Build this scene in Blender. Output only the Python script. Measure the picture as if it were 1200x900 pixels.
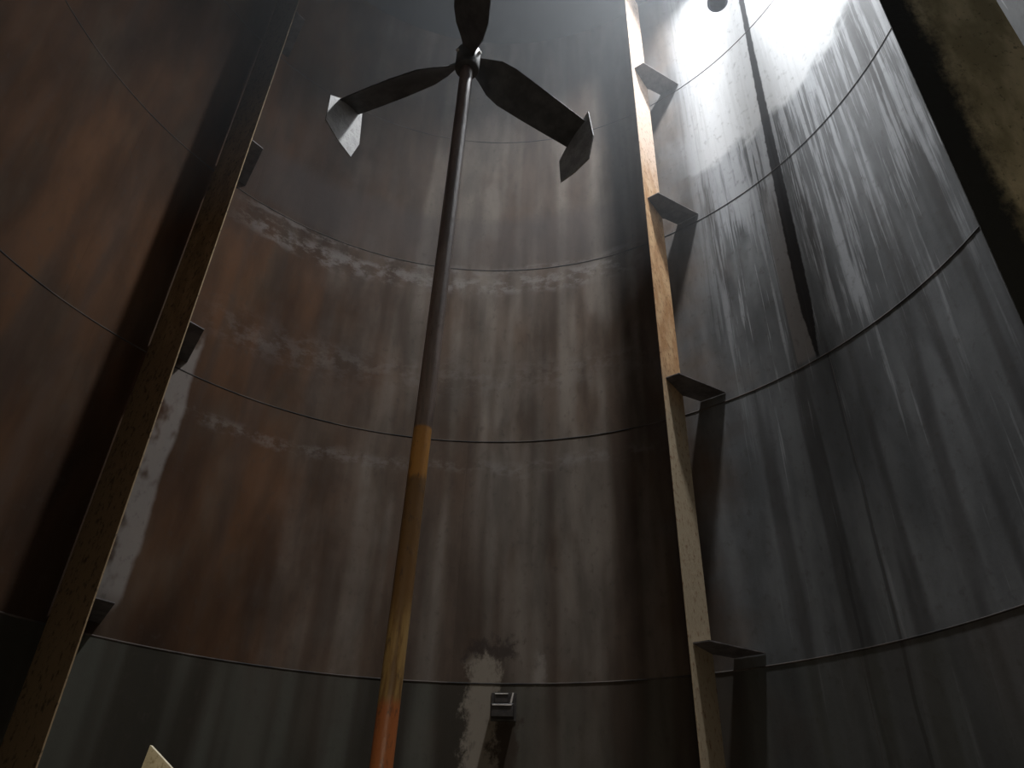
import bpy, bmesh, math, random
from mathutils import Vector, Matrix, Euler

# ------------------------------------------------------------------ reset
for o in list(bpy.data.objects):
    bpy.data.objects.remove(o, do_unlink=True)
scene = bpy.context.scene
col = scene.collection
rnd = random.Random(7)

# World frame: the tank axis is the z axis, the floor is z = 0, azimuth runs clockwise from +y.
R = 3.648            # inner radius of the shell
EYE = 0.96           # camera height (a shell manway)
COURSE = 2.44        # height of a shell course
Z1 = EYE + 1.475     # first ring weld
ROOF = EYE + 11.24
HATCH = (2.34, 0.96) # roof hatch centre
HATCH_R = 0.27
rad = math.radians

def P(r, az, z):
    a = rad(az)
    return Vector((r * math.sin(a), r * math.cos(a), z))

# ------------------------------------------------------------------ camera
cam_d = bpy.data.cameras.new('camera')
cam = bpy.data.objects.new('camera', cam_d)
col.objects.link(cam)
scene.camera = cam
cam_d.sensor_fit = 'HORIZONTAL'
cam_d.sensor_width = 36.0
cam_d.lens = 879.19 / 1200 * 36
cam_d.clip_start = 0.01
pitch, roll = rad(33.765), rad(2.0486)
fw = Vector((0, math.cos(pitch), math.sin(pitch)))
up0 = Vector((0, -math.sin(pitch), math.cos(pitch)))
rt0 = Vector((1, 0, 0))
rt = rt0 * math.cos(roll) + up0 * math.sin(roll)
up = -rt0 * math.sin(roll) + up0 * math.cos(roll)
M = Matrix((rt, up, -fw)).transposed().to_4x4()
M.translation = Vector((0.4156, -3.339, EYE))
cam.matrix_world = M

# ------------------------------------------------------------------ world, light, exposure
w = bpy.data.worlds.new('outside')
scene.world = w
w.use_nodes = True
w.node_tree.nodes['Background'].inputs[0].default_value = (0.55, 0.7, 1.0, 1)
w.node_tree.nodes['Background'].inputs[1].default_value = 0.3

def disk_light(name, loc, direction, size, power, color):
    d = bpy.data.lights.new(name, 'AREA')
    d.shape = 'DISK'
    d.size = size
    d.energy = power
    d.color = color
    o = bpy.data.objects.new(name, d)
    col.objects.link(o)
    o.location = loc
    o.rotation_euler = Vector(direction).to_track_quat('-Z', 'Y').to_euler()
    return o
# daylight falling through the round roof hatch, and the faint daylight of the manway behind the camera
disk_light('hatch_daylight', (HATCH[0], HATCH[1], ROOF + 0.26), (0, 0, -1), HATCH_R * 1.96, 1350, (0.94, 0.97, 1.0))
MAN_AZ = 172.9
mo = P(R - 0.03, MAN_AZ, EYE)
disk_light('manway_daylight', mo, -P(1, MAN_AZ, 0), 0.5, 23, (1.0, 0.88, 0.66))

vs = scene.view_settings
vs.view_transform = 'Standard'
vs.look = 'None'
vs.gamma = 1.0
vs.use_curve_mapping = False
vs.exposure = -0.15

SHAFT_Z0 = EYE + 0.30 - 0.42            # foot of the agitator shaft

# ------------------------------------------------------------------ node helpers
class G:
    """small expression builder over a material's node tree"""
    def __init__(self, name):
        self.m = bpy.data.materials.new(name)
        self.m.use_nodes = True
        self.t = self.m.node_tree
        self.b = self.t.nodes['Principled BSDF']
    def n(self, kind):
        return self.t.nodes.new(kind)
    def put(self, sock, v):
        if isinstance(v, bpy.types.NodeSocket):
            self.t.links.new(v, sock)
        elif isinstance(v, (tuple, list)):
            sock.default_value = tuple(v) + (1,) * (len(sock.default_value) - len(v))
        else:
            sock.default_value = v
    def math(self, op, a, b=0.0, clamp=False):
        k = self.n('ShaderNodeMath'); k.operation = op; k.use_clamp = clamp
        self.put(k.inputs[0], a); self.put(k.inputs[1], b)
        return k.outputs[0]
    def add(self, a, b): return self.math('ADD', a, b)
    def mul(self, a, b): return self.math('MULTIPLY', a, b)
    def sub(self, a, b): return self.math('SUBTRACT', a, b)
    def step(self, v, lo, hi):
        """0 at lo, 1 at hi, smooth (lo may exceed hi)"""
        k = self.n('ShaderNodeMapRange'); k.interpolation_type = 'SMOOTHSTEP'
        self.put(k.inputs[0], v)
        if lo <= hi:
            k.inputs[1].default_value, k.inputs[2].default_value = lo, hi
            k.inputs[3].default_value, k.inputs[4].default_value = 0, 1
        else:
            k.inputs[1].default_value, k.inputs[2].default_value = hi, lo
            k.inputs[3].default_value, k.inputs[4].default_value = 1, 0
        return k.outputs[0]
    def band(self, v, a, b, soft):
        return self.mul(self.step(v, a - soft, a + soft), self.step(v, b + soft, b - soft))
    def vec(self, x, y, z=0.0):
        k = self.n('ShaderNodeCombineXYZ')
        self.put(k.inputs[0], x); self.put(k.inputs[1], y); self.put(k.inputs[2], z)
        return k.outputs[0]
    def noise(self, v, scale=1.0, detail=3.0, rough=0.55, dist=0.0):
        k = self.n('ShaderNodeTexNoise'); k.noise_dimensions = '3D'
        self.put(k.inputs['Vector'], v)
        k.inputs['Scale'].default_value = scale; k.inputs['Detail'].default_value = detail
        k.inputs['Roughness'].default_value = rough; k.inputs['Distortion'].default_value = dist
        return k.outputs['Fac']
    def mix(self, f, a, b):
        k = self.n('ShaderNodeMix'); k.data_type = 'RGBA'
        self.put(k.inputs[0], f); self.put(k.inputs[6], a); self.put(k.inputs[7], b)
        return k.outputs[2]
    def obj(self):
        s = self.n('ShaderNodeSeparateXYZ')
        self.t.links.new(self.n('ShaderNodeTexCoord').outputs['Object'], s.inputs[0])
        return s.outputs
    def uv(self):
        s = self.n('ShaderNodeSeparateXYZ')
        self.t.links.new(self.n('ShaderNodeTexCoord').outputs['UV'], s.inputs[0])
        return s.outputs
    def rand(self):
        return self.n('ShaderNodeObjectInfo').outputs['Random']
    def bump(self, h, strength, dist=0.02):
        k = self.n('ShaderNodeBump'); k.inputs['Strength'].default_value = strength
        k.inputs['Distance'].default_value = dist
        self.put(k.inputs['Height'], h)
        self.t.links.new(k.outputs[0], self.b.inputs['Normal'])
    def out(self, color, rough=0.6, metal=0.0, spec=0.5):
        self.put(self.b.inputs['Base Color'], color)
        self.put(self.b.inputs['Roughness'], rough)
        self.put(self.b.inputs['Metallic'], metal)
        self.put(self.b.inputs['Specular IOR Level'], spec)
        return self.m

def shell_material():
    g = G('shell_steel')
    az, z, _ = g.uv()                                   # u = azimuth in degrees, v = height in metres
    s = g.mul(az, R * math.pi / 180)
    wob = g.sub(g.noise(g.vec(g.mul(s, 1.3), g.mul(z, 1.3)), 1, 4), 0.5)
    big = g.noise(g.vec(g.mul(s, 0.75), g.mul(z, 0.28), 3), 1, 3)
    patch = g.noise(g.vec(g.mul(s, 1.9), g.mul(z, 0.75), 8), 1, 3, 0.5)
    streak = g.noise(g.vec(g.mul(s, 8), g.mul(z, 0.30), 1), 1, 5, 0.6)
    wide = g.noise(g.vec(g.mul(s, 3.2), g.mul(z, 0.16), 5), 1, 2, 0.5)
    fine = g.noise(g.vec(g.mul(s, 14), g.mul(z, 9), 2), 1, 4, 0.65)
    # rusty brown side
    rust = g.mix(g.step(big, 0.32, 0.68), (0.025, 0.0135, 0.0075), (0.076, 0.036, 0.0165))
    rust = g.mix(g.mul(g.step(patch, 0.48, 0.72), 0.7), rust, (0.062, 0.045, 0.032))
    rust = g.mix(g.mul(g.step(wide, 0.5, 0.66), 0.6), rust, (0.048, 0.031, 0.022))
    # pale brown grey middle
    midc = g.mix(g.step(wide, 0.38, 0.64), (0.073, 0.052, 0.039), (0.133, 0.110, 0.091))
    midc = g.mix(g.mul(g.step(patch, 0.5, 0.66), 0.6), midc, (0.066, 0.042, 0.028))
    # blue grey side
    grey = g.mix(g.step(big, 0.3, 0.7), (0.066, 0.069, 0.072), (0.14, 0.144, 0.15))
    grey = g.mix(g.mul(g.step(wide, 0.52, 0.62), 0.75), grey, (0.044, 0.042, 0.042))
    wa = g.add(az, g.mul(wob, 30))
    c = g.mix(g.step(wa, -36, -4), rust, midc)
    c = g.mix(g.step(wa, 30, 48), c, grey)
    # plate to plate difference
    mott = g.noise(g.vec(g.mul(s, 3.4), g.mul(z, 0.85), 57), 1, 4, 0.55, 0.2)
    tint = g.mul(g.add(0.95, g.mul(g.rand(), 0.10)), g.add(0.74, g.mul(g.step(mott, 0.3, 0.7), 0.52)))
    k = g.n('ShaderNodeVectorMath'); k.operation = 'SCALE'
    g.t.links.new(c, k.inputs[0]); g.t.links.new(tint, k.inputs['Scale'])
    c = k.outputs[0]
    # white drip streaks of the blue grey side, fewer towards the floor
    side = g.step(az, 40, 50)
    hi = g.step(g.add(z, g.mul(wob, 3.0)), 3.4, 8.0)
    thin = g.noise(g.vec(g.mul(s, 21), g.mul(z, 0.55), 14), 1, 5, 0.65)
    crowd = g.noise(g.vec(g.mul(s, 1.6), g.mul(z, 0.45), 44), 1, 3, 0.5)
    lift = g.add(g.mul(g.sub(hi, 1.0), 0.14), g.mul(g.sub(crowd, 0.5), 0.35))
    f1 = g.step(g.add(streak, lift), 0.47, 0.58)
    f2 = g.step(g.add(thin, lift), 0.48, 0.57)
    fade = g.mul(g.math('MAXIMUM', f1, g.mul(f2, 0.8)), side)
    c = g.mix(g.mul(fade, g.add(0.25, g.mul(hi, 0.6))), c, (0.42, 0.435, 0.46))
    big2 = g.noise(g.vec(g.mul(s, 1.5), g.mul(z, 0.35), 21), 1, 4, 0.6)
    c = g.mix(g.mul(g.mul(g.step(big2, 0.5, 0.66), side), g.mul(g.step(z, 4.0, 7.0), 0.6)), c, (0.29, 0.305, 0.32))
    # paler above 8 m on that side, with a wobbled edge
    lv = g.step(g.add(z, g.mul(wob, 1.6)), 8.0, 8.25)
    c = g.mix(g.mul(g.mul(lv, side), 0.8), c, (0.60, 0.61, 0.62))
    # dark stripe that stops at a ring weld, brown field beside it
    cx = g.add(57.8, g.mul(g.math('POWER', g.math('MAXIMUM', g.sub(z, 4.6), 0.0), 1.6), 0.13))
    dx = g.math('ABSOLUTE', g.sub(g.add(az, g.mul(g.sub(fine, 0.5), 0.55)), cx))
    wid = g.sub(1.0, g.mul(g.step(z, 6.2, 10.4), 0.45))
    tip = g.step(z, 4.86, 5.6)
    stripe = g.step(g.sub(dx, g.mul(wid, g.add(0.25, g.mul(tip, 0.75)))), 0.15, -0.1)
    stripe = g.mul(stripe, g.step(z, 4.86, 4.92))
    brown = g.mul(g.band(az, 54.6, 57.5, 0.12), g.band(z, 4.92, 7.2, 0.03))
    brown = g.mul(brown, g.step(z, 8.0, 5.6))
    c = g.mix(g.mul(brown, 0.8), c, (0.135, 0.12, 0.112))
    c = g.mix(g.mul(stripe, 0.95), c, (0.022, 0.02, 0.02))
    # thin dark runs lower on that side
    for a0, z0, z1_ in ((59.4, 0.0, 5.0), (54.9, 0.0, 3.2)):
        ln = g.step(g.math('ABSOLUTE', g.sub(g.add(az, g.mul(wob, 0.9)), a0)), 0.32, 0.12)
        c = g.mix(g.mul(g.mul(ln, g.band(z, z0, z1_, 0.2)), 0.6), c, (0.03, 0.03, 0.03))
    # pale residue bands round the middle
    front = g.mul(g.step(az, -50, -40), g.step(az, 34, 26))
    br = g.noise(g.vec(g.mul(s, 4.2), g.mul(z, 6), 12), 1, 5, 0.7)
    for z0, z1_, amt, zz in ((6.95, 7.2, 0.5, 0.08), (4.5, 4.62, 0.3, 0.06), (5.5, 5.85, 0.18, 0.2), (7.27, 7.36, 0.4, 0.03)):
        bm_ = g.band(g.add(z, g.add(g.mul(wob, 0.35), g.mul(az, -0.002))), z0, z1_, zz)
        bm_ = g.mul(g.mul(bm_, g.step(br, 0.44, 0.60)), front)
        c = g.mix(g.mul(bm_, amt), c, (0.22, 0.20, 0.19))
    # darker ring of grime above the third weld
    c = g.mix(g.mul(g.mul(g.band(g.add(z, g.mul(wob, 0.4)), 7.35, 8.2, 0.15), front), 0.45), c, (0.06, 0.05, 0.048))
    # pale strip beside the left baffle
    ps = g.band(g.add(az, g.mul(wob, 2.0)), -50.2, -45.3, 0.35)
    ps = g.mul(ps, g.band(z, 2.7, 5.3, 0.15))
    ps = g.mul(ps, g.step(g.noise(g.vec(g.mul(s, 4), g.mul(z, 2.2), 31), 1, 3), 0.34, 0.5))
    c = g.mix(g.mul(ps, 0.42), c, (0.30, 0.28, 0.265))
    # bottom course: dull green grey
    low = g.step(z, Z1 + 0.01, Z1 - 0.01)
    lowc = g.mix(g.step(wide, 0.38, 0.62), (0.028, 0.026, 0.02), (0.062, 0.063, 0.052))
    lowc = g.mix(g.mul(g.step(big, 0.5, 0.7), 0.6), lowc, (0.06, 0.04, 0.03))
    c = g.mix(g.mul(low, g.sub(0.85, g.mul(g.step(wa, -12, 14), 0.3))), c, lowc)
    # pale scraped area round the wall fitting
    rag = g.sub(g.noise(g.vec(g.mul(s, 9), g.mul(z, 6), 71), 1, 5, 0.7), 0.5)
    raz = g.add(az, g.mul(rag, 7.0))
    rzz = g.add(z, g.mul(rag, 0.5))
    sc = g.mul(g.band(raz, 1.9, 6.0, 0.7), g.step(rzz, 2.74, 2.60))
    sc = g.mul(sc, g.step(g.add(patch, g.mul(rag, 0.6)), 0.26, 0.5))
    c = g.mix(g.mul(sc, 0.8), c, (0.24, 0.205, 0.165))
    sd = g.mul(g.band(raz, 5.6, 8.8, 0.7), g.step(rzz, 2.2, 2.05))
    c = g.mix(g.mul(sd, 0.8), c, (0.045, 0.032, 0.024))
    dk = g.mul(g.band(raz, 1.6, 8.8, 0.6), g.band(rzz, 2.66, 2.80, 0.05))
    c = g.mix(g.mul(dk, 0.75), c, (0.035, 0.026, 0.022))
    cl = g.mul(g.band(g.add(az, g.mul(rag, 3.0)), 11.2, 12.6, 0.5), g.band(rzz, 2.42, 2.68, 0.06))
    c = g.mix(g.mul(cl, 0.6), c, (0.24, 0.21, 0.185))
    # fine soiling
    c = g.mix(g.mul(g.step(fine, 0.54, 0.72), 0.35), c, (0.045, 0.036, 0.03))
    g.bump(g.add(g.mul(fine, 0.35), g.mul(streak, 0.5)), 0.35, 0.012)
    ro = g.add(0.55, g.mul(patch, 0.35))
    return g.out(c, ro, 0.0, g.mul(g.add(0.08, g.mul(side, 0.1)), g.sub(1.0, stripe)))

def noisy(name, a, b, dark=None, sx=6.0, sz=1.2, rough=0.65, metal=0.0, bump=0.4):
    g = G(name)
    x, y, z = g.obj()
    v = g.vec(g.mul(x, sx), g.mul(y, sx), g.mul(z, sz))
    n1 = g.noise(v, 1, 4, 0.6)
    n2 = g.noise(g.vec(g.mul(x, sx * 5), g.mul(y, sx * 5), g.mul(z, sz * 6)), 1, 4, 0.7)
    c = g.mix(g.step(n1, 0.35, 0.65), a, b)
    if dark:
        c = g.mix(g.mul(g.step(n2, 0.54, 0.68), 0.7), c, dark)
    g.bump(n2, bump, 0.008)
    return g.out(c, rough, metal)

def shaft_material():
    g = G('shaft_steel')
    x, y, z = g.obj()
    zz = g.add(z, SHAFT_Z0)            # height above the floor
    n = g.noise(g.vec(g.mul(x, 18), g.mul(y, 18), g.mul(z, 2.2)), 1, 4, 0.6)
    nf = g.noise(g.vec(g.mul(x, 40), g.mul(y, 40), g.mul(z, 14)), 1, 4, 0.7)
    c = g.mix(g.step(n, 0.35, 0.65), (0.085, 0.06, 0.05), (0.17, 0.125, 0.105))
    c = g.mix(g.step(zz, 2.90, 2.88), c, (0.34, 0.16, 0.035))
    c = g.mix(g.step(g.add(zz, g.mul(n, 0.15)), 2.70, 2.66), c, (0.15, 0.08, 0.028))
    c = g.mix(g.mul(g.step(zz, 2.05, 1.85), g.step(n, 0.4, 0.55)), c, (0.30, 0.19, 0.07))
    c = g.mix(g.step(g.add(zz, g.mul(n, 0.12)), 1.66, 1.60), c, (0.34, 0.11, 0.035))
    c = g.mix(g.mul(g.step(nf, 0.55, 0.7), 0.7), c, (0.07, 0.04, 0.025))
    g.bump(nf, 0.4, 0.006)
    return g.out(c, 0.38, 0.0, 0.6)

def baffle_material(name, a, b, high, low, stain):
    """rusted plate: peach coating near the roof, orange rust in the middle, beige scale lower down"""
    g = G(name)
    x, y, z = g.obj()
    n = g.noise(g.vec(g.mul(x, 6), g.mul(y, 6), g.mul(z, 3.0)), 1, 4, 0.6)
    nf = g.noise(g.vec(g.mul(x, 24), g.mul(y, 24), g.mul(z, 15)), 1, 5, 0.7)
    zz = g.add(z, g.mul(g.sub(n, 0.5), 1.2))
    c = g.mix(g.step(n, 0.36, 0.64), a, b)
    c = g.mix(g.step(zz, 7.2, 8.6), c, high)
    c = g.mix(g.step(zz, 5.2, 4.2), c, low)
    c = g.mix(g.mul(g.step(nf, 0.53, 0.64), 0.75), c, stain)
    g.bump(nf, 0.6, 0.008)
    return g.out(c, 0.7, 0.0, 0.25)

def near_material():
    """dark margin along the inner edge of the plate, ochre coating beyond it (local x runs across the plate)"""
    g = G('ochre_coated_steel')
    x, y, z = g.obj()
    n = g.noise(g.vec(g.mul(x, 5), g.mul(y, 5), g.mul(z, 1.6)), 1, 4, 0.6)
    nf = g.noise(g.vec(g.mul(x, 30), g.mul(y, 30), g.mul(z, 20)), 1, 4, 0.7)
    c = g.mix(g.step(n, 0.38, 0.66), (0.34, 0.285, 0.16), (0.66, 0.55, 0.34))
    c = g.mix(g.mul(g.step(nf, 0.56, 0.68), 0.6), c, (0.06, 0.055, 0.03))
    e = g.add(x, g.add(g.mul(g.sub(n, 0.5), 0.22), g.mul(g.sub(nf, 0.5), 0.16)))
    c = g.mix(g.step(e, 0.23, 0.10), c, (0.03, 0.029, 0.024))
    g.bump(nf, 0.6, 0.01)
    return g.out(c, 0.7, 0.0, 0.3)

MAT = {
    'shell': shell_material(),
    'weld': noisy('weld_bead_steel', (0.008, 0.007, 0.007), (0.075, 0.058, 0.048), None, 2.6, 2.6, 0.8),
    'seam': noisy('vertical_seam_steel', (0.04, 0.034, 0.03), (0.07, 0.06, 0.055), None, 30, 3, 0.7),
    'shaft': shaft_material(),
    'blade': noisy('dark_blade_steel', (0.05, 0.048, 0.048), (0.10, 0.096, 0.094), None, 6, 6, 0.55, 0.0, 0.2),
    'fin': noisy('pale_fin_steel', (0.26, 0.255, 0.25), (0.38, 0.37, 0.36), (0.16, 0.14, 0.12), 9, 9, 0.6),
    'fin_low': noisy('cream_fin_steel', (0.55, 0.48, 0.33), (0.72, 0.64, 0.46), (0.33, 0.26, 0.14), 9, 9, 0.6),
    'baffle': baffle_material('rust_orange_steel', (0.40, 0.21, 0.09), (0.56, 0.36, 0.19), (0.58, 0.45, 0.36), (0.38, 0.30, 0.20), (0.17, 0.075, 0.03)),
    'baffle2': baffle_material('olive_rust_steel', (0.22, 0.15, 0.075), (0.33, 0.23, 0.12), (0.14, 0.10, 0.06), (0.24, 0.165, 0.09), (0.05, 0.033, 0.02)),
    'near': near_material(),
    'bracket': noisy('bracket_steel', (0.07, 0.062, 0.06), (0.13, 0.115, 0.11), None, 8, 8, 0.6),
    'floor': noisy('floor_steel', (0.06, 0.045, 0.035), (0.13, 0.10, 0.08), (0.03, 0.025, 0.02), 2, 2, 0.6),
    'roof': noisy('roof_steel', (0.05, 0.05, 0.052), (0.08, 0.08, 0.082), None, 0.5, 0.5, 0.8),
    'pipe': noisy('blue_grey_pipe', (0.10, 0.11, 0.15), (0.16, 0.17, 0.22), None, 5, 5, 0.5),
    'box': noisy('black_fitting_steel', (0.015, 0.012, 0.011), (0.035, 0.028, 0.025), None, 20, 20, 0.45),
    'pin': noisy('bright_pin_steel', (0.5, 0.46, 0.42), (0.65, 0.6, 0.55), None, 20, 20, 0.4),
}

# ------------------------------------------------------------------ mesh helpers
def mesh_obj(name, verts, faces, mat, parent=None, smooth=False, uvs=None):
    me = bpy.data.meshes.new(name)
    me.from_pydata([tuple(v) for v in verts], [], faces)
    me.update()
    bm = bmesh.new(); bm.from_mesh(me)
    bmesh.ops.recalc_face_normals(bm, faces=bm.faces)
    if uvs:
        lay = bm.loops.layers.uv.new('UVMap')
        for fc in bm.faces:
            for lp in fc.loops:
                lp[lay].uv = uvs[lp.vert.index]
    bm.to_mesh(me); bm.free()
    if smooth:
        for p in me.polygons: p.use_smooth = True
    me.materials.append(mat)
    o = bpy.data.objects.new(name, me)
    col.objects.link(o)
    if parent: o.parent = parent
    return o

def empty(name, loc=(0, 0, 0), rz=0.0):
    o = bpy.data.objects.new(name, None)
    o.empty_display_size = 0.2
    col.objects.link(o)
    o.location = loc
    o.rotation_euler = (0, 0, rz)
    return o

def tag(o, label, cat=None, group=None, kind=None):
    o['label'] = label
    if cat: o['category'] = cat
    if group: o['group'] = group
    if kind: o['kind'] = kind
    return o

def prism(name, outline, z0, z1, mat, parent=None, bevel=0.0):
    """outline: list of (x, y); a flat plate between z0 and z1"""
    n = len(outline)
    v = [(x, y, z0) for x, y in outline] + [(x, y, z1) for x, y in outline]
    fcs = [list(range(n))[::-1], list(range(n, 2 * n))] + [[i, (i + 1) % n, n + (i + 1) % n, n + i] for i in range(n)]
    o = mesh_obj(name, v, fcs, mat, parent)
    if bevel:
        m = o.modifiers.new('edge', 'BEVEL'); m.width = bevel; m.segments = 2; m.limit_method = 'ANGLE'
    return o

def lathe(name, prof, mat, parent=None, n=32, loc=(0, 0, 0), smooth=True, cap=True):
    """prof: list of (radius, z)"""
    v, fcs = [], []
    for (r_, z_) in prof:
        for i in range(n):
            a = 2 * math.pi * i / n
            v.append((r_ * math.cos(a) + loc[0], r_ * math.sin(a) + loc[1], z_ + loc[2]))
    for k in range(len(prof) - 1):
        for i in range(n):
            j = (i + 1) % n
            fcs.append([k * n + i, k * n + j, (k + 1) * n + j, (k + 1) * n + i])
    if cap:
        fcs.append([i for i in range(n)][::-1])
        fcs.append([(len(prof) - 1) * n + i for i in range(n)])
    o = mesh_obj(name, v, fcs, mat, parent)
    if smooth:
        for p in o.data.polygons: p.use_smooth = len(p.vertices) == 4
        o.data.set_sharp_from_angle(angle=rad(40))
    return o

# ------------------------------------------------------------------ the tank shell
def in_manway(az, z):
    da = (az - MAN_AZ + 180) % 360 - 180
    return abs(math.radians(da) * R) < 0.30 and abs(z - EYE) < 0.30

def shell_grid(name, az0, az1, z0, z1, r_in, thick, mat, parent, daz=3.0, dz=0.0):
    na = max(1, int(round((az1 - az0) / daz)))
    nz = 1 if not dz else max(1, int(round((z1 - z0) / dz)))
    v, uv, fcs = [], [], []
    for layer in (r_in, r_in + thick):
        for j in range(nz + 1):
            for i in range(na + 1):
                a = az0 + (az1 - az0) * i / na
                z = z0 + (z1 - z0) * j / nz
                v.append(P(layer, a, z)); uv.append((((a + 180) % 360) - 180 if az1 <= 180 else a, z))
    N = (na + 1) * (nz + 1)
    ok = lambda i, j: 0 <= i < na and 0 <= j < nz and not in_manway(az0 + (az1 - az0) * (i + .5) / na, z0 + (z1 - z0) * (j + .5) / nz)
    q = lambda i, j, l: l * N + j * (na + 1) + i
    for j in range(nz):
        for i in range(na):
            if not ok(i, j): continue
            fcs.append([q(i, j, 0), q(i + 1, j, 0), q(i + 1, j + 1, 0), q(i, j + 1, 0)])
            fcs.append([q(i, j, 1), q(i, j + 1, 1), q(i + 1, j + 1, 1), q(i + 1, j, 1)])
            for (di, dj, a, b) in ((0, -1, (i, j), (i + 1, j)), (0, 1, (i, j + 1), (i + 1, j + 1)), (-1, 0, (i, j), (i, j + 1)), (1, 0, (i + 1, j), (i + 1, j + 1))):
                if not ok(i + di, j + dj):
                    fcs.append([q(*a, 0), q(*b, 0), q(*b, 1), q(*a, 1)])
    o = mesh_obj(name, v, fcs, mat, parent, uvs=uv)
    for p_ in o.data.polygons: p_.use_smooth = True
    o.data.set_sharp_from_angle(angle=rad(30))
    return o

wall = shell_grid('wall_shell', -180, 180, 0.0, ROOF, R + 0.014, 0.03, MAT['weld'], None, 3.0, 0.102)
tag(wall, 'round welded steel tank shell, rusty brown to blue grey', kind='structure')
course_z = [0.0, Z1, Z1 + COURSE, Z1 + 2 * COURSE, Z1 + 3 * COURSE, ROOF]
first_seam = [-1.5 + 60 * 0.93, 59.5, 54.4, 15.2, 44.0]
GAP = 0.0025
da = math.degrees(GAP / R)
def weld_bar(name, pts, normals, r_, parent, mat='weld'):
    """half round bead along pts standing proud along normals"""
    v, fcs = [], []
    n = 5
    for i, (p_, nm) in enumerate(zip(pts, normals)):
        t = (pts[min(i + 1, len(pts) - 1)] - pts[max(i - 1, 0)]).normalized()
        s_ = t.cross(nm).normalized()
        for k in range(n):
            a = math.pi * k / (n - 1)
            v.append(p_ + s_ * (r_ * math.cos(a)) + nm * (r_ * 0.75 * math.sin(a)))
    for i in range(len(pts) - 1):
        for k in range(n - 1):
            fcs.append([i * n + k, i * n + k + 1, (i + 1) * n + k + 1, (i + 1) * n + k])
    return mesh_obj(name, v, fcs, MAT[mat], parent, smooth=True)
for ci in range(5):
    za, zb = course_z[ci], course_z[ci + 1]
    for k in range(6):
        a0 = first_seam[ci] + 60 * k
        a0 = (a0 + 180) % 360 - 180
        fine_z = 0.102 if (ci == 0 and ((MAN_AZ - a0) % 360) < 60) else 0.0
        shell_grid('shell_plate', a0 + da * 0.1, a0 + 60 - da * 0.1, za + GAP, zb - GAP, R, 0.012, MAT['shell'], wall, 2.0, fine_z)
        pts = [P(R, a0, za + (zb - za) * j / 8) for j in range(9)]
        if 50 < a0 < 62: weld_bar('vertical_weld', pts, [-P(1, a0, 0)] * 9, 0.003, wall, 'seam')
    if ci < 4:
        pts = [P(R, a, zb) for a in range(-180, 181, 2)]
        weld_bar('ring_weld', pts, [-P(1, a, 0) for a in range(-180, 181, 2)], 0.0075, wall)

# floor, roof with the hatch, hatch curb, manway neck
tag(lathe('floor', [(R + 0.05, -0.03), (R + 0.05, 0.0)], MAT['floor'], None, 96), 'dark steel tank floor', kind='structure')
v, fcs, NR = [], [], 96
hx, hy = HATCH
for zc in (ROOF, ROOF + 0.012):
    for ring in (0, 1):
        for i in range(NR):
            a = 2 * math.pi * i / NR
            dx_, dy_ = math.cos(a), math.sin(a)
            if ring == 0: t = HATCH_R
            else:
                b_ = hx * dx_ + hy * dy_
                t = -b_ + math.sqrt(b_ * b_ - (hx * hx + hy * hy - (R + 0.05) ** 2))
            v.append((hx + dx_ * t, hy + dy_ * t, zc))
for i in range(NR):
    j = (i + 1) % NR
    fcs.append([i, j, NR + j, NR + i])
    fcs.append([2 * NR + i, 3 * NR + i, 3 * NR + j, 2 * NR + j])
    fcs.append([i, 2 * NR + i, 2 * NR + j, j])
tag(mesh_obj('ceiling', v, fcs, MAT['roof']), 'dark flat steel tank roof', kind='structure')
def ring(name, r0, r1, z0, z1, mat, n=48):
    v, fcs = [], []
    for (r_, z_) in ((r0, z0), (r1, z0), (r1, z1), (r0, z1)):
        for i in range(n):
            a = 2 * math.pi * i / n
            v.append((r_ * math.cos(a), r_ * math.sin(a), z_))
    for k in range(4):
        for i in range(n):
            j = (i + 1) % n; k2 = (k + 1) % 4
            fcs.append([k * n + i, k * n + j, k2 * n + j, k2 * n + i])
    return mesh_obj(name, v, fcs, mat)
curb = ring('trim_1', HATCH_R + 0.001, HATCH_R + 0.012, ROOF + 0.012, ROOF + 0.30, MAT['roof'])
curb.location = (hx, hy, 0)
tag(curb, 'round curb of the open roof hatch', kind='structure')
neck = ring('door_1', 0.29, 0.42, 0.0, 0.32, MAT['roof'])
neck.matrix_world = Matrix.Translation(P(R - 0.02, MAN_AZ, EYE)) @ P(1, MAN_AZ, 0).to_track_quat('Z', 'Y').to_matrix().to_4x4()
tag(neck, 'round manway neck through the bottom course', kind='structure')

# ------------------------------------------------------------------ baffles with their wall brackets
def make_baffle(az, r_in, r_out, mat, label, r_b, daz, levels=(0, 1, 2, 3)):
    """a thing at azimuth az; local +x runs outwards, local +y anticlockwise seen from above"""
    root = empty('baffle', P(r_in, az, 0.15))
    root.rotation_euler = (0, 0, rad(90 - az))
    tag(root, label, 'baffle', 'baffles round the tank wall')
    wd = r_out - r_in
    ht = ROOF - 0.45
    T = 0.012
    prism('plate', [(0, 0), (wd, 0), (wd, T), (0, T)], 0, ht, mat, root, 0.002)
    # horizontal brackets lap the clockwise face and widen towards the shell
    for k in levels:
        zb = Z1 + k * COURSE + 0.10 - 0.15
        def loc(r_, daz):
            q = P(r_, az + daz, 0) - P(r_in, az, 0)
            er = P(1, az, 0); et = Vector((-er.y, er.x, 0))
            return (q.dot(er), q.dot(et))
        ro = R - 0.003
        x0 = r_b - r_in
        out = [(x0, 0.0), loc(r_b, daz), loc(ro, 5.8), loc(ro, 4.4), loc(ro, 3.0), loc(ro, 1.6), (wd + 0.02, -0.02), (wd, 0.0)]
        prism('bracket', out, zb - 0.005, zb + 0.005, MAT['bracket'], root)
    return root
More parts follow.
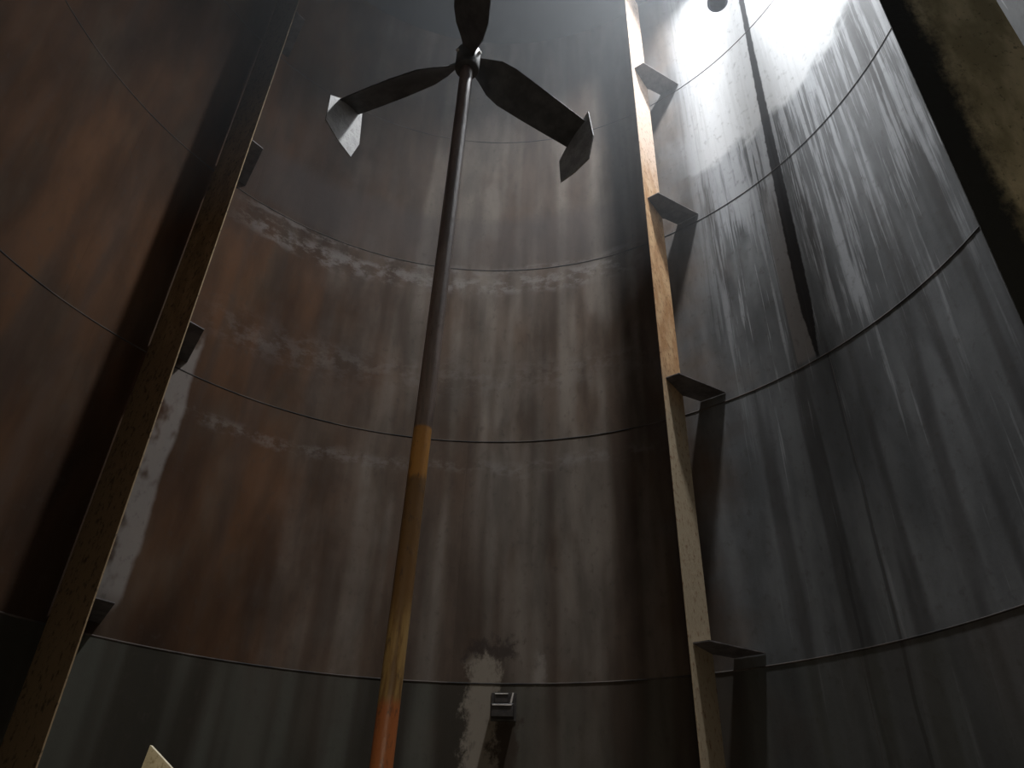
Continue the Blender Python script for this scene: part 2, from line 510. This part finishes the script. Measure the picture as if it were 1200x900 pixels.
make_baffle(37.0, 3.03, 3.46, MAT['baffle'], 'orange rusted vertical baffle plate on wall brackets, lit beside the blue grey wall', 3.09, 2.5)
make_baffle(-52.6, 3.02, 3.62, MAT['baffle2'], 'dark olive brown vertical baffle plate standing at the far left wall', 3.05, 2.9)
make_baffle(111.0, 2.68, 3.20, MAT['near'], 'ochre coated baffle plate with a dark inner edge, nearest at upper right', 2.9, 2.2, (0, 2, 3))

# ------------------------------------------------------------------ agitator
top_ax = Vector((-0.002, 0.0, EYE + 5.09))
bot_ax = Vector((-0.050, -0.006, EYE + 0.30))
axis = (top_ax - bot_ax).normalized()
tilt = Vector((0, 0, 1)).rotation_difference(axis)
base_p = bot_ax - axis * 0.42
ag = empty('agitator', base_p)
ag.rotation_euler = tilt.to_euler()
tag(ag, 'rusty agitator shaft hanging mid tank with winged three blade impellers', 'agitator')
z_off = base_p.z
SH = 0.047
sh = lathe('shaft', [(SH, 0.0), (SH, ROOF - z_off - 0.02)], MAT['shaft'], ag, 32)
# the shaft bands are laid out by world height
def impeller(zc, phase, fin_mat):
    hub = lathe('hub', [(0.048, -0.12), (0.085, -0.11), (0.09, -0.10), (0.09, 0.10), (0.085, 0.11), (0.048, 0.12)], MAT['blade'], ag, 32, (0, 0, zc))
    for k in range(3):
        bolt = lathe('bolt', [(0.014, 0.0), (0.014, 0.016), (0.010, 0.02)], MAT['pin'], hub, 6, smooth=False)
        q = Vector(P(1, phase + 60 + 120 * k, 0))
        bolt.matrix_local = Matrix.Translation(q * 0.087 + Vector((0, 0, zc + 0.05))) @ q.to_track_quat('Z', 'Y').to_matrix().to_4x4()
    for k in range(3):
        az = phase + 120 * k
        er = P(1, az, 0)
        et = Vector((er.y, -er.x, 0))      # towards growing azimuth
        # stations: radius, chord behind, chord ahead, pitch in degrees, lift of the centre line
        st = [(0.07, -0.06, 0.07, 58, 0.0), (0.14, -0.09, 0.10, 52, 0.0), (0.24, -0.135, 0.14, 42, 0.0), (0.36, -0.155, 0.15, 34, 0.0),
              (0.60, -0.15, 0.14, 28, 0.0), (0.85, -0.14, 0.13, 25, 0.0), (1.06, -0.13, 0.12, 24, 0.0)]
        v, fcs, nc = [], [], 5
        for (r_, c0, c1, pt, dz_) in st:
            cp, sp = math.cos(rad(pt)), math.sin(rad(pt))
            for sgn in (1, -1):
                for m in range(nc):
                    u_ = c0 + (c1 - c0) * m / (nc - 1)
                    camber = 0.018 * (1 - (2 * m / (nc - 1) - 1) ** 2)
                    nrm = -et * sp + Vector((0, 0, cp))
                    v.append(er * r_ + et * (u_ * cp) + Vector((0, 0, zc + u_ * sp + dz_)) + nrm * (camber + sgn * 0.005))
        row = 2 * nc
        for i in range(len(st) - 1):
            for m in range(nc - 1):
                fcs.append([i * row + m, i * row + m + 1, (i + 1) * row + m + 1, (i + 1) * row + m])
                fcs.append([i * row + nc + m, (i + 1) * row + nc + m, (i + 1) * row + nc + m + 1, i * row + nc + m + 1])
            for m in (0, nc - 1):
                fcs.append([i * row + m, (i + 1) * row + m, (i + 1) * row + nc + m, i * row + nc + m])
        for i in (0, len(st) - 1):
            fcs.append([i * row + m for m in range(nc)] + [i * row + nc + m for m in range(nc)][::-1])
        bl = mesh_obj('blade', v, fcs, MAT['blade'], ag)
        for p_ in bl.data.polygons: p_.use_smooth = True
        bl.data.set_sharp_from_angle(angle=rad(35))
        # end plate: (along growing azimuth, height from the blade centre)
        out = [(-0.20, -0.40), (-0.04, -0.44), (0.14, -0.44), (0.20, -0.22), (0.15, 0.13), (-0.10, -0.02), (-0.22, -0.13)]
        n = len(out)
        vv = [er * 1.06 + et * a_ + Vector((0, 0, zc + b_)) for a_, b_ in out] + [er * 1.07 + et * a_ + Vector((0, 0, zc + b_)) for a_, b_ in out]
        ff = [list(range(n)), list(range(n, 2 * n))[::-1]] + [[i, (i + 1) % n, n + (i + 1) % n, n + i] for i in range(n)]
        fin = mesh_obj('end_plate', vv, ff, fin_mat, bl)
        fin['label'] = 'pale metal end plate'
impeller(EYE + 5.13 - z_off, 55.0, MAT['fin'])
impeller(EYE + 0.17 - z_off, 82.0, MAT['fin_low'])

# ------------------------------------------------------------------ inlet pipe hanging from the roof
ip = P(2.91, 63.3, 0)
pipe = empty('inlet_pipe', (ip.x, ip.y, EYE + 8.42))
tag(pipe, 'blue grey pipe end hanging down at the top edge by the bright wall', 'pipe')
v, fcs, n = [], [], 32
pl = ROOF - (EYE + 8.42)
for (r_, z_) in ((0.095, 0.0), (0.105, 0.0), (0.105, pl), (0.095, pl)):
    for i in range(n):
        a = 2 * math.pi * i / n
        v.append((r_ * math.cos(a), r_ * math.sin(a), z_))
for k in range(3):
    for i in range(n):
        j = (i + 1) % n
        fcs.append([k * n + i, k * n + j, (k + 1) * n + j, (k + 1) * n + i])
for i in range(n):
    j = (i + 1) % n
    fcs.append([3 * n + i, 3 * n + j, j, i])
pb = mesh_obj('pipe_body', v, fcs, MAT['pipe'], pipe, smooth=True)
pb.data.set_sharp_from_angle(angle=rad(40))
lathe('end_band', [(0.1055, 0.01), (0.114, 0.01), (0.114, 0.05), (0.1055, 0.05)], MAT['pipe'], pipe, 32, cap=False)

# ------------------------------------------------------------------ small black fitting on the far wall
fit = empty('wall_fitting', P(R, 7.0, EYE + 1.27), )
fit.rotation_euler = (0, 0, rad(-7.0))
tag(fit, 'small black box fitting with a lid on the pale scraped far wall', 'fitting')
def box(name, x0, x1, y0, y1, z0, z1, mat, parent, bev=0.004):
    return prism(name, [(x0, y0), (x1, y0), (x1, y1), (x0, y1)], z0, z1, mat, parent, bev)
# local -y points into the tank
box('back_plate', -0.11, 0.11, -0.012, 0.0, -0.10, 0.13, MAT['box'], fit, 0.002)
bd = box('body', -0.10, 0.095, -0.12, -0.012, -0.085, 0.025, MAT['box'], fit, 0.008)
box('rim', -0.085, 0.08, -0.128, -0.12, 0.005, 0.014, MAT['pin'], bd, 0.001)
ld = box('lid', -0.075, 0.045, -0.075, -0.012, 0.035, 0.115, MAT['box'], fit, 0.006)
box('rim', -0.072, 0.042, -0.082, -0.075, 0.104, 0.112, MAT['pin'], ld, 0.001)
lv = lathe('lever', [(0.007, 0.0), (0.009, 0.06), (0.006, 0.12)], MAT['pin'], fit, 10)
lv.location = (0.062, -0.075, 0.0); lv.rotation_euler = (0, rad(12), 0)
lathe('lever_knob', [(0.004, -0.014), (0.014, -0.008), (0.016, 0.0), (0.014, 0.008), (0.004, 0.014)], MAT['pin'], fit, 12, (0.06, -0.085, 0.0))

# ------------------------------------------------------------------ thin haze in the tank
g = bpy.data.materials.new('haze'); g.use_nodes = True
nt = g.node_tree
nt.nodes.remove(nt.nodes['Principled BSDF'])
vsn = nt.nodes.new('ShaderNodeVolumeScatter')
vsn.inputs['Color'].default_value = (0.9, 0.95, 1.0, 1)
vsn.inputs['Density'].default_value = 0.019
vsn.inputs['Anisotropy'].default_value = 0.2
nt.links.new(vsn.outputs[0], nt.nodes['Material Output'].inputs['Volume'])
hz = lathe('haze', [(R - 0.03, EYE + 5.2), (R - 0.03, ROOF - 0.01)], g, None, 96)
tag(hz, 'thin grey haze filling the tank under the roof hatch', 'haze', kind='stuff')
